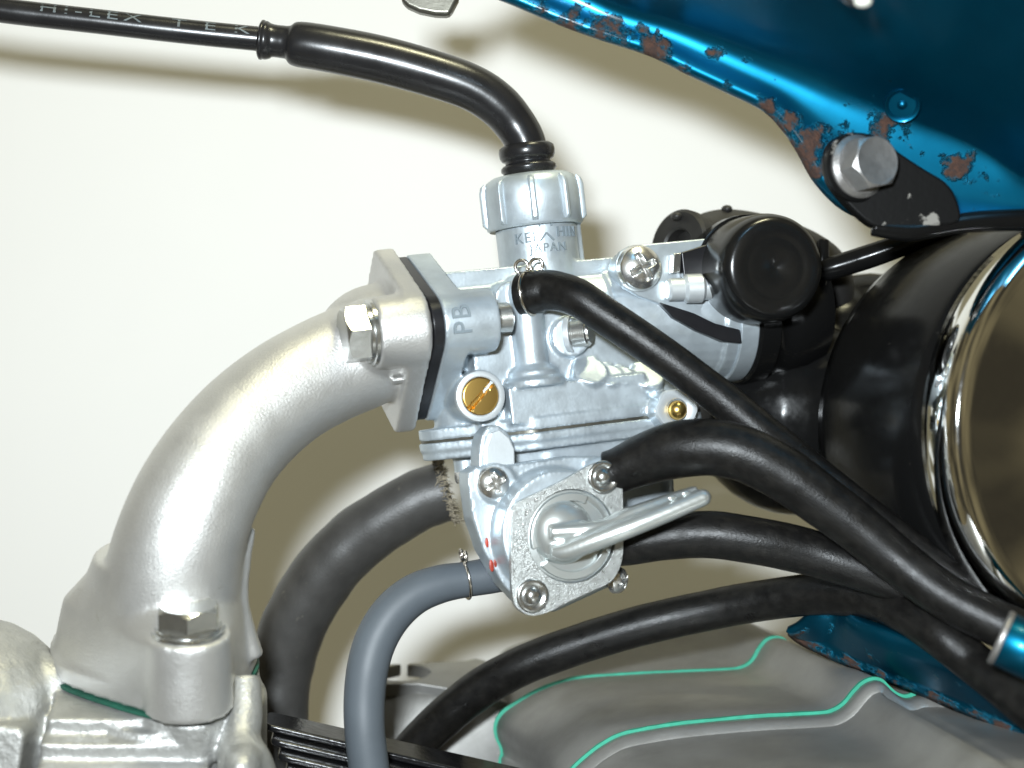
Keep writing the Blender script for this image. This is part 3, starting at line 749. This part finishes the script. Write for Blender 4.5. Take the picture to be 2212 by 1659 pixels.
b = MB(); b.tube(P3(pth), [5.4, 5.6, 5.8, 6.0, 6.0, 5.9, 5.5, 5.2, 5.2, 5.2], 40, 8, wob=.012); b.build('tube', M['rubber'], fh2, ang=180)

# ================================================================== fuel tap
tp = thing('fuel_tap', 'plated fuel tap with diamond cover plate and long lever below the carburettor', 'fuel tap', C.P(1180, 1330, -30))
PY = -35.0
T = lambda u, v, y: C.P(u, v, y)
b = MB()
cx, cz = C.L(1150, 1130, -24)
b.prism([T(u, v, -27) for u, v in ((1012, 1050), (1012, 1022), (1030, 1008), (1120, 1002), (1240, 985), (1320, 985), (1345, 1030), (1352, 1190), (1330, 1262), (1200, 1322), (1140, 1318), (1088, 1265), (1045, 1190), (1022, 1120))], ey*9)
x, z = C.L(1205, 1150, -31); b.cyl(C.pt(x, -22, z), C.pt(x, PY+.4, z), 16.8, 15.6)
x, z = C.L(1318, 1022, -29); b.cyl(C.pt(x-3, -27, z-1), W(1345, 1012, -31), 5.0, 4.4)
x, z = C.L(1075, 1240, -20); b.cyl(C.pt(x+6, -20, z), W(1068, 1242, -17.6), 3.9, 3.7)
x, z = C.L(1065, 1043, -24); b.cyl(C.pt(x, -18, z), C.pt(x, -28.2, z), 5.4, 4.9)
b.build('tap_body', M['zinc'], tp, remesh=0.45, smooth=4)
# red paint dabs on the body
for u, v, k in ((1052, 1172, 1.0), (1062, 1222, 1.2), (1070, 1216, .9)):
    MB().ball(T(u, v, -27.05), (k*.5, .16, k*1.3), (ex, ey, ez), 10, 6).build('paint_dab', M['red'], tp)
# cover plate
plate_px = [(1106, 1100), (1118, 1085), (1165, 1062), (1215, 1038), (1265, 1010), (1290, 999), (1318, 1001), (1336, 1018), (1344, 1045), (1346, 1100), (1346, 1190), (1338, 1228), (1318, 1258), (1280, 1276), (1225, 1302), (1185, 1322), (1150, 1330), (1122, 1318), (1108, 1290), (1104, 1200)]
q = [C.L(u, v, PY-1.5) for u, v in plate_px]
q = catmull([(x, z) for x, z in q]+[q[0]], 3)[:-1]
hx, hz = C.L(1236, 1158, PY-1.5)
hole = [(hx+11.6*math.cos(2*math.pi*k/48), hz+11.6*math.sin(2*math.pi*k/48)) for k in range(48)]
pl = MB().prism([C.pt(x, PY-1.6, z) for x, z in q], ey*1.9, [[C.pt(x, PY-1.6, z) for x, z in hole]]).build('cover_plate', M['rough_plate'], tp, bevel=.55, ang=40)
b = MB()
for u, v in ((1303, 1031), (1150, 1287)):
    x, z = C.L(u, v, PY-1.8)
    MB().lathe(C.pt(x, PY-1.55, z), fr_, [(4.2, 0), (4.2, .55), (3.7, .95), (3.1, .8), (2.5, .5), (2.3, .9), (1.6, 1.7), (.8, 2.05), (0, 2.1)], 40).build('rivet', M['plate'], pl, ang=60)
# knob ring inside the hole, dome and lever
b = MB(); b.lathe(C.pt(hx, PY+.2, hz), fr_, [(11.5, 0), (11.3, .5), (9.6, .9), (9.4, .6), (8.4, .6), (0, .7)], 64)
kn = b.build('knob_base', M['lever'], tp, ang=30)
for a0, a1 in ((R(60), R(190)), (R(215), R(330))):
    row = []
    for k in range(17):
        a = a0+(a1-a0)*k/16
        row.append([C.pt(hx+r*math.cos(a), PY+y_, hz+r*math.sin(a)) for r, y_ in ((10.9, 0), (10.7, -1.7), (8.7, -1.9), (8.6, 0))])
    MB().loft(row, close=True, caps=True).build('stop_segment', M['lever'], kn, bevel=.25)
b = MB()
dx, dz = C.L(1222, 1150, PY-3)
b.ball(C.pt(dx, PY-.6, dz), (8.0, 4.9, 8.0), (ex, ey, ez), 40, 24)
lv = [T(1192, 1192, PY-4.0), T(1225, 1190, PY-6.0), T(1290, 1166, PY-10), T(1360, 1140, PY-13.5), T(1440, 1108, PY-15.5), T(1518, 1075, PY-17)]
b.tube(lv, [1.6, 2.3, 2.5, 2.4, 2.3, 2.1], 24, 8)
b.ball(lv[-1], 2.1)
top = [T(1190, 1150, PY-4), T(1300, 1140, PY-8.0), T(1360, 1114, PY-11), T(1440, 1085, PY-13), T(1508, 1062, PY-15)]
for off in (0.0, 1.6):
    b.tube([p+ey*off for p in top], [1.8, 2.0, 1.9, 1.7, 1.5], 16, 8)
b.build('lever', M['lever'], tp, remesh=0.38, smooth=5)
for u, v in ((1452, 1082), (1482, 1072)):
    MB().ball(T(u, v-6, PY-16.0), (1.3, .5, .7), (ex, ey, ez), 12, 8).build('lever_dimple', M['lever'], tp)
x, z = C.L(1064, 1043, -28)
MB().head(C.pt(x, -28, z), fr_, 4.2, 3.0, ez, 'cross', R(15), depth=1.5, wid=.15).build('cross_head_screw', M['screw'], tp, ang=60)
MB().head(T(1330, 1252, -27), fr_*.8+ex*.5-ez*.2, 3.5, 3.0, ez, 'cross', R(30), depth=1.4, wid=.16).build('cross_head_screw', M['screw'], tp, ang=60)

# ================================================================== black valve cap and the rubber boot behind the choke plate
vc = thing('valve_cap', 'round glossy black cap with a faint ring beside the choke plate', 'cap', W(1655, 700, -10))
AX = Vector((.24, -.96, -0.02)).normalized()
o = W(1590, 588, 8)
MB().lathe(o, AX, [(10, -6), (13.8, -6), (14.4, 0), (14.5, 12), (14.4, 22), (13.9, 25), (13.0, 26.8), (11.6, 27.6), (8.4, 27.6), (7.9, 27.4), (7.4, 27.45), (1.0, 27.3), (.7, 27.1), (0, 27.1)], 72).build('cap_shell', M['black_cap'], vc, ang=50)
MB().lathe(o+AX*4, AX, [(14.3, 0), (15.0, .2), (15.2, 1.2), (15.1, 5.2), (14.4, 5.6)], 72).build('cap_collar', M['black_gloss'], vc, ang=30)
gm = thing('rubber_connector', 'matt black rubber connector with open round end behind the choke plate', 'rubber connector', W(1560, 560, 30))
GA = Vector((-.72, -.66, .12)).normalized()
g0 = W(1478, 534, 14)
b = MB(); b.lathe(g0, GA, [(8.0, -14), (9.6, -4), (10.3, 0), (10.3, 2.2), (9.4, 3.0), (5.2, 3.0), (4.6, 2.4), (4.6, -4), (0, -4)], 56); b.build('open_end', M['rubber_matt'], gm, ang=35)
b = MB(); b.tube([g0-GA*3, W(1560, 508, 26), W(1650, 524, 28), W(1740, 552, 30), W(1790, 590, 30), W(1800, 660, 34)], [8.0, 7.4, 7.9, 7.2, 6.4, 6], 32, 8); b.build('neck', M['rubber_matt'], gm, ang=180)
for u, v, y in ((1461, 468, 12), (1570, 452, 24)):
    MB().ball(W(u, v, y), (1.6, 2.4, 1.2)).build('mould_nib', M['rubber_matt'], gm)
# air duct and air cleaner
ad = thing('air_duct', 'bulky black air duct between carburettor bell and chrome-lidded air cleaner', 'air duct', W(1720, 1100, 30))
b = MB()
b.lathe(C.pt(54, 0, -2.4), ex, [(15, 0), (19.8, 0), (20.4, .6), (20.4, 6), (19.4, 7), (19.0, 10), (19.6, 12), (19.4, 18), (17.5, 24), (0, 26)], 64)
b.build('duct_cuff', M['black_gloss'], ad, ang=40)
b = MB(); b.ball(W(1722, 898, 34), (30.5, 24, 29)); b.ball(W(1880, 880, 44), (32, 22, 40)); b.ball(W(1810, 735, 40), (17, 16, 16)); b.build('duct_body', M['black_gloss'], ad, remesh=1.0, smooth=12)
b = MB(); fx0 = Frame(W(1645, 757, 8), yaw=15, roll=6); b.box(fx0, -3.4, 3.6, -2.6, 6, -2.6, 2.6); b.build('clamp_nut', M['dark_steel'], ad, bevel=.5)
ac = thing('air_cleaner', 'large round black air cleaner drum with polished chrome lid at the edge of view', 'air cleaner', W(2427, 1400, -30))
A = Vector((.34, -.94, 0.02)).normalized(); a0 = W(2478, 932, -42)
MB().lathe(a0, A, [(0, -70), (40, -69), (50, -67), (55, -63), (57, -56), (57.5, -34), (56, -18), (54, -11), (51, -9)], 128).build('drum', M['black_gloss'], ac, ang=50)
lid = MB().lathe(a0, A, [(50, -13.5), (55.4, -13.5), (56.1, -12.6), (56.1, -4.2), (55.6, -1.8), (54.4, -.3), (53.0, 0.2), (50.5, .5), (44, 1.4), (30, 3.2), (14, 4.4), (0, 4.7)], 160).build('lid', M['chrome'], ac, ang=50)

# ================================================================== blue pressed frame, top right
bf = thing('pressed_chassis', 'metallic blue pressed steel frame with rusty chipped lip along the top', 'frame', W(1800, 300, -50))
EB = [((960, -70), (1040, -120), (1180, -330)), ((1040, -28), (1120, -80), (1240, -300)), ((1111, 0), (1200, -45), (1330, -280)), ((1200, 38), (1270, -15), (1420, -270)), ((1300, 75), (1345, 18), (1520, -260)),
      ((1408, 110), (1450, 50), (1640, -250)), ((1489, 150), (1540, 86), (1740, -250)), ((1570, 188), (1628, 124), (1830, -250)), ((1653, 229), (1712, 160), (1930, -250)), ((1697, 272), (1790, 198), (2020, -250)),
      ((1730, 320), (1870, 233), (2110, -230)), ((1772, 392), (1950, 268), (2200, -180)), ((1840, 452), (2040, 303), (2300, -120)), ((1950, 482), (2120, 340), (2400, -20)), ((2100, 484), (2200, 388), (2500, 80)), ((2300, 482), (2320, 430), (2600, 200))]
cols = []
for e, m_, t in EB:
    e, m_, t = Vector(e), Vector(m_), Vector(t)
    k1 = e+(m_-e)*.12; k2 = e+(m_-e)*.5; n1 = m_+(t-m_)*.10; n2 = m_+(t-m_)*.3
    cols.append([(*e, -34.0), (*e, -38.5), (*(e+(m_-e)*.03), -40.8), (*k1, -41.2), (*k2, -40.2), (*m_, -41.5), (*n1, -46), (*n2, -60), (*t, -108)])
n = 6
grid = []
rowsT = [[c[j] for c in cols] for j in range(9)]
fine = [catmull(r, n) for r in rowsT]                        # along the lip
colsF = [catmull([fine[j][i] for j in range(9)], 7) for i in range(len(fine[0]))]
grid = [[Vector(W(*p)) for p in c] for c in colsF]
b = MB(); b.loft(grid)
patches = [(1240, 30, 42, .55), (1170, 0, 30, .5), (1345, 92, 60, .42), (1405, 110, 50, .62), (1480, 148, 26, .40), (1660, 240, 30, .70), (1690, 268, 34, .75), (1740, 320, 48, .72), (1770, 360, 40, .70), (1915, 270, 52, .66), (1880, 245, 36, .45), (2070, 375, 46, .66), (2105, 385, 40, .5), (1600, 122, 22, .4), (1545, 118, 18, .4), (2150, 410, 40, .35), (1825, 290, 30, .3), (1290, 62, 40, .45), (1560, 190, 22, .35), (2010, 350, 30, .4)]
rv = []
for c in colsF:
    for j, p in enumerate(c):
        u, v, y = p; s_ = 0.02
        for pu, pv, pr_, pw in patches:
            dd = ((u-pu)**2+(v-pv)**2)/pr_**2; s_ = max(s_, pw*math.exp(-dd*.9)*1.35)
        if j < 16: s_ = max(s_, (.58 if u < 1480 or u > 1640 else .25)*(1-j/16))
        rv.append(s_)
b.build('panel', M['blue'], bf, attr={'rust': rv}, solid=1.4, ang=180)
# pressed button and the little mark on the panel
pc = W(1960, 236, -52)
b = MB(); b.lathe(pc+Vector((0, 5.2, 2.2)), Vector((-.16, -.72, -.42)), [(4.4, -1), (4.4, 1.2), (4.1, 1.6), (3.6, 1.4), (3.2, .9), (1.2, .9), (.8, 1.5), (0, 1.6)], 40)
b.build('pressed_button', M['blue'], bf, attr={'rust': [0.0]*len(b.v)}, ang=50)
# ---- black bracket
bk = thing('mounting_bracket', 'chipped black bracket with grey hexagon bolt under the blue frame', 'bracket', W(1900, 490, -50))
bp = [(1783, 345), (1790, 312), (1815, 291), (1852, 285), (1900, 296), (1945, 330), (2000, 366), (2042, 392), (2066, 426), (2074, 478), (2010, 489), (1950, 494), (1905, 493), (1876, 482), (1838, 449), (1803, 410), (1786, 378)]
q = catmull([Vector(W(u, v, -52)) for u, v in bp]+[W(*bp[0], -52)], 3)[:-1]
MB().prism([Vector(p) for p in q], Vector((0, 5.5, 0))).build('plate', M['black_worn'], bk, bevel=.8, ang=40)
BA = Vector((.40, -.90, .06)).normalized()
o = W(1848, 362, -52)
MB().lathe(o-BA*1.2, BA, [(3, 0), (8.3, 0), (8.4, 1.6), (8.0, 2.2), (3, 2.2)], 56).build('worn_ring', M['black_worn'], bk, bevel=0)
q = MB().hexhead(o+BA*2.8, BA, 11.6, 6.0, (0, 0, 1), R(12)).build('bolt', M['bolt_grey'], bk, ang=25)
MB().lathe(o+BA*.9, BA, [(3, 0), (7.6, 0), (7.6, .8), (6.6, 1.9), (3, 2)], 56).build('washer', M['bolt_grey'], q, ang=40)
MB().tube([W(1885, 492, -50), W(1960, 500, -50), W(2040, 488, -49), W(2120, 478, -48), W(2260, 474, -46)], [2.0, 2.4, 2.4, 2.6, 2.8], 20, 8).build('rolled_edge', M['black_gloss'], bk, ang=180)
# black rod under the bracket
rd = thing('support_rod', 'thin black rod with upright stay next to the round black cap', 'rod', W(1880, 545, 6))
MB().tube([W(1755, 588, 8), W(1800, 578, 6), W(1880, 553, 4), (W(1990, 516, 0)), W(2080, 500, -6)], [3.0, 3.2, 3.3, 3.0, 2.8], 24, 8).build('rod', M['black_gloss'], rd, ang=180)
MB().tube([W(1778, 520, 8), W(1776, 560, 7), W(1770, 640, 8)], [1.7, 1.9, 1.7], 16, 6).build('stay', M['black_gloss'], rd, ang=180)

# ================================================================== grey engine case, bottom right
eg = thing('engine_case', 'grey painted engine case with bright green gaskets in its joints', 'engine', W(1600, 1750, 0))
l1 = [(1060, 1900), (1076, 1659), (1082, 1632), (1079, 1612), (1070, 1592), (1067, 1568), (1076, 1545), (1100, 1524), (1160, 1489), (1234, 1464), (1330, 1455), (1440, 1449), (1560, 1444), (1600, 1439), (1622, 1424), (1636, 1400), (1652, 1381), (1671, 1374), (1691, 1378), (1706, 1391), (1730, 1412), (1757, 1418), (1790, 1416), (1900, 1412), (2000, 1420), (2080, 1900)]
l2 = [(1150, 1950), (1190, 1720), (1205, 1700), (1215, 1685), (1225, 1668), (1240, 1652), (1262, 1632), (1296, 1606), (1340, 1583), (1400, 1570), (1480, 1558), (1620, 1545), (1760, 1537), (1795, 1532), (1820, 1516), (1841, 1491), (1861, 1472), (1884, 1463), (1904, 1467), (1922, 1484), (1941, 1497), (1958, 1501), (1992, 1494), (2110, 1500), (2300, 1520), (2350, 1950)]
l0 = [(1000, 1850), (1015, 1600), (1020, 1560), (1022, 1530), (1030, 1500), (1045, 1470), (1062, 1440), (1086, 1407), (1122, 1390), (1171, 1377), (1240, 1368), (1340, 1356), (1440, 1342), (1500, 1335), (1530, 1331), (1555, 1328), (1580, 1331), (1612, 1341), (1640, 1354), (1670, 1368), (1700, 1382), (1730, 1394), (1760, 1400), (1840, 1400), (1950, 1400), (2000, 1850)]
def cs(l): return catmull(l, 4)
Y0, Y1, Y2, Y3 = 78, 32, -24, -150
r0 = [W(u, v, Y0) for u, v in cs(l0)]; r1 = [W(u, v, Y1) for u, v in cs(l1)]; r2 = [W(u, v, Y2) for u, v in cs(l2)]
def inset(row, k, dy):
    c = Vector((sum(p.x for p in row)/len(row), 0, row[0].z+0)); out = []
    for i, p in enumerate(row):
        a_, b_ = row[max(0, i-1)], row[min(len(row)-1, i+1)]; t = (b_-a_); nn = Vector((t.z, 0, -t.x)).normalized()
        out.append(p+nn*k+Vector((0, dy, 0)))
    return out
MB().loft([r0, inset(r1, .9, 2.0), inset(r1, 1.3, .45)], close=True, caps=True).build('rear_case', M['engine'], eg, ang=50)
rag = lambda row, dy, sd: [p+Vector((0, .22*noise.noise(Vector((p.x*.16, sd, p.z*.16))), .25*noise.noise(Vector((p.x*.3, sd+5, 0))))) for p in inset(row, -.15, dy)]
MB().loft([rag(r1, .55, 1), rag(r1, -.55, 3)], close=True, caps=True).build('gasket', M['gasket'], eg, ang=50)
mids = [[a.lerp(c, t) for a, c in zip(r1, r2)] for t in (.03, .2, .5, .8, .97)]
MB().loft([inset(r1, .9, -.42)]+[inset(m_, .2, 0) for m_ in mids]+[inset(r2, .9, .42)], close=True, caps=True).build('middle_case', M['engine'], eg, ang=50)
MB().loft([rag(r2, .6, 7), rag(r2, -.6, 9)], close=True, caps=True).build('gasket', M['gasket'], eg, ang=50)
r3 = [p+Vector((0.24*(Y2-Y3)*.55, Y3-Y2, -2)) for p in r2]
fr_rows = [inset(r2, 1.2, -.45), inset(r2, .5, -1.4), inset(r2, .5, -4.8), inset(r2, 1.2, -6.0), inset(r2, 2.6, -6.9), inset(r2, 3.0, -8.5), inset([a.lerp(c, .25) for a, c in zip(r2, r3)], 3.3, 0), inset([a.lerp(c, .6) for a, c in zip(r2, r3)], 3.4, 0), inset(r3, 5.0, 0)]
MB().loft(fr_rows, close=True, caps=True).build('front_case', M['engine'], eg, ang=40)
# clamp lug with split hole
K = Frame(W(900, 1478, 40), yaw=16, roll=-2, pitch=13)
def kl(u, v):
    d = Vector(((u-1106)/S, D, (829.5-v)/S)); c = Vector((0, -D, 0)); t = (0-(c-K.o).dot(K.ez))/d.dot(K.ez); p = c+d*t-K.o
    return p.dot(K.ex), p.dot(K.ey)
hc = (kl(870, 1450)[0], kl(870, 1450)[1]); 
lugp = [kl(u, v) for u, v in ((812, 1478), (902, 1476), (1000, 1491), (1080, 1500), (1080, 1440), (1064, 1434), (1049, 1426), (1027, 1421), (1007, 1426), (950, 1429), (884, 1432))]
slit = [kl(884, 1445)]
hr = abs(kl(940, 1452)[0]-kl(870, 1452)[0]); hcx, hcy = kl(872, 1452)
arc = [(hcx+hr*.86*math.cos(R(t)), hcy+hr*.62*math.sin(R(t))) for t in range(75, -256, -15)]
slitL = [kl(868, 1433), kl(812, 1434)]
b = MB(); b.prism([K.pt(x, y, 0) for x, y in lugp+arc+slitL], K.ez*-4.2); b.build('clamp_lug', M['engine'], eg, bevel=.5, ang=40)
b = MB(); b.loft([[W(u, v, y) for u, v, y in r] for r in (
    [(760, 1480, 46), (890, 1490, 41), (980, 1500, 38), (1130, 1505, 38)], [(760, 1560, 40), (890, 1540, 37), (990, 1560, 36), (1130, 1575, 38)],
    [(760, 1640, 34), (880, 1620, 34), (980, 1640, 35), (1130, 1640, 38)], [(760, 1900, 30), (880, 1900, 30), (980, 1900, 32), (1130, 1900, 38)])])
b.build('case_web', M['engine'], eg, subsurf=2, solid=2)

# ================================================================== lower blue gusset and blue tube
gs = thing('frame_gusset', 'dark blue steel gusset with rusty edge above the grey engine case', 'gusset', W(1960, 1500, 10))
top = [(1706, 1362), (1728, 1350), (1752, 1328), (1772, 1302), (1822, 1286), (1836, 1318), (1861, 1341), (1904, 1356), (1960, 1376), (2060, 1410), (2240, 1480), (2360, 1530)]
bot = [(1708, 1366), (1722, 1378), (1745, 1392), (1768, 1403), (1790, 1414), (1838, 1434), (1884, 1451), (1935, 1473), (1989, 1493), (2102, 1541), (2240, 1604), (2380, 1670)]
rows = []
T1, B1 = catmull(top, 5), catmull(bot, 5)
for t, y in ((0, 0), (.03, -5), (.06, -6), (.35, -3), (.75, 1.5), (.93, 4.0), (.965, 3.0), (1, 4.5)):
    rows.append([W(a[0]+(c[0]-a[0])*t, a[1]+(c[1]-a[1])*t, y-74*max(0, (c[0]-1706)/660)) for a, c in zip(T1, B1)])
rv = []
for i, t in enumerate((0, .03, .06, .35, .75, .93, .965, 1)):
    for k in range(len(T1)):
        s_ = .12+(.52 if t > .9 else 0)+(.10 if t == .75 else 0)+.65*math.exp(-((k-2)/8)**2)*(t > .2)+.20*math.exp(-((k-14)/5)**2)*(t < .5)
        rv.append(s_)
b = MB(); b.loft(rows); b.build('gusset_plate', M['blue'], gs, attr={'rust': rv}, solid=1.2, ang=180)
rows = [MBp for MBp in ()]
tbw = [W(*p) for p in [(1821, 1278, -2), (1836, 1316, -5), (1861, 1341, -8), (1904, 1356, -12), (1960, 1376, -18)]]
b = MB(); b.tube(tbw, .7, 12, 6); b.build('rolled_rib', M['blue'], gs, attr={'rust': [.3]*len(b.v)}, ang=180)
tbw = [W(*p) for p in [(1774, 1300, 3), (1766, 1320, 2), (1764, 1345, 2), (1772, 1358, 1)]]
b = MB(); b.tube(tbw, .7, 12, 6); b.build('rolled_rib', M['blue'], gs, attr={'rust': [.2]*len(b.v)}, ang=180)
bt = thing('blue_tube', 'short bright blue tube with chipped white rim at the frame edge', 'tube', W(2240, 1470, -30))
t0 = W(2160, 1376, -78); TA = Vector((.86, -.30, -.40)).normalized()
b = MB(); b.lathe(t0, TA, [(4.6, .2), (5.8, 0), (6.2, .5), (6.3, 6), (6.3, 40), (0, 40)], 48); b.build('tube_shell', M['blue'], bt, attr={'rust': [0.0]*len(b.v)}, ang=60)
b = MB(); b.lathe(t0-TA*.4, TA, [(4.6, .1), (6.0, 0), (6.45, .4), (6.42, 1.3), (6.3, 1.5)], 48, ring=True); b.build('chipped_rim', M['bolt_grey'], bt, ang=60)

# ================================================================== small things at the top edge
cl = thing('hanging_clip', 'oily plated metal clip end hanging in at the top edge', 'clip', W(930, 30, -10))
q = [W(u, v, -10) for u, v in ((866, -40), (866, 2), (880, 14), (905, 25), (940, 32), (972, 33), (990, -2), (996, -40))]
MB().prism(q, Vector((0, 5, 0))).build('clip_end', M['dark_steel'], cl, bevel=1.2)
pg = thing('cable_peg', 'black peg with white rounded tip poking in over the blue frame', 'peg', W(1862, 10, -100))
MB().tube([W(1800, -40, -96), W(1838, -8, -102), W(1850, 0, -104)], [2.0, 1.9, 1.6], 16, 6).build('peg_stem', M['rubber_gloss'], pg, ang=180)
MB().ball(W(1864, 3, -105), (1.9, 1.6, 1.3)).build('peg_tip', M['white_peg'], pg)
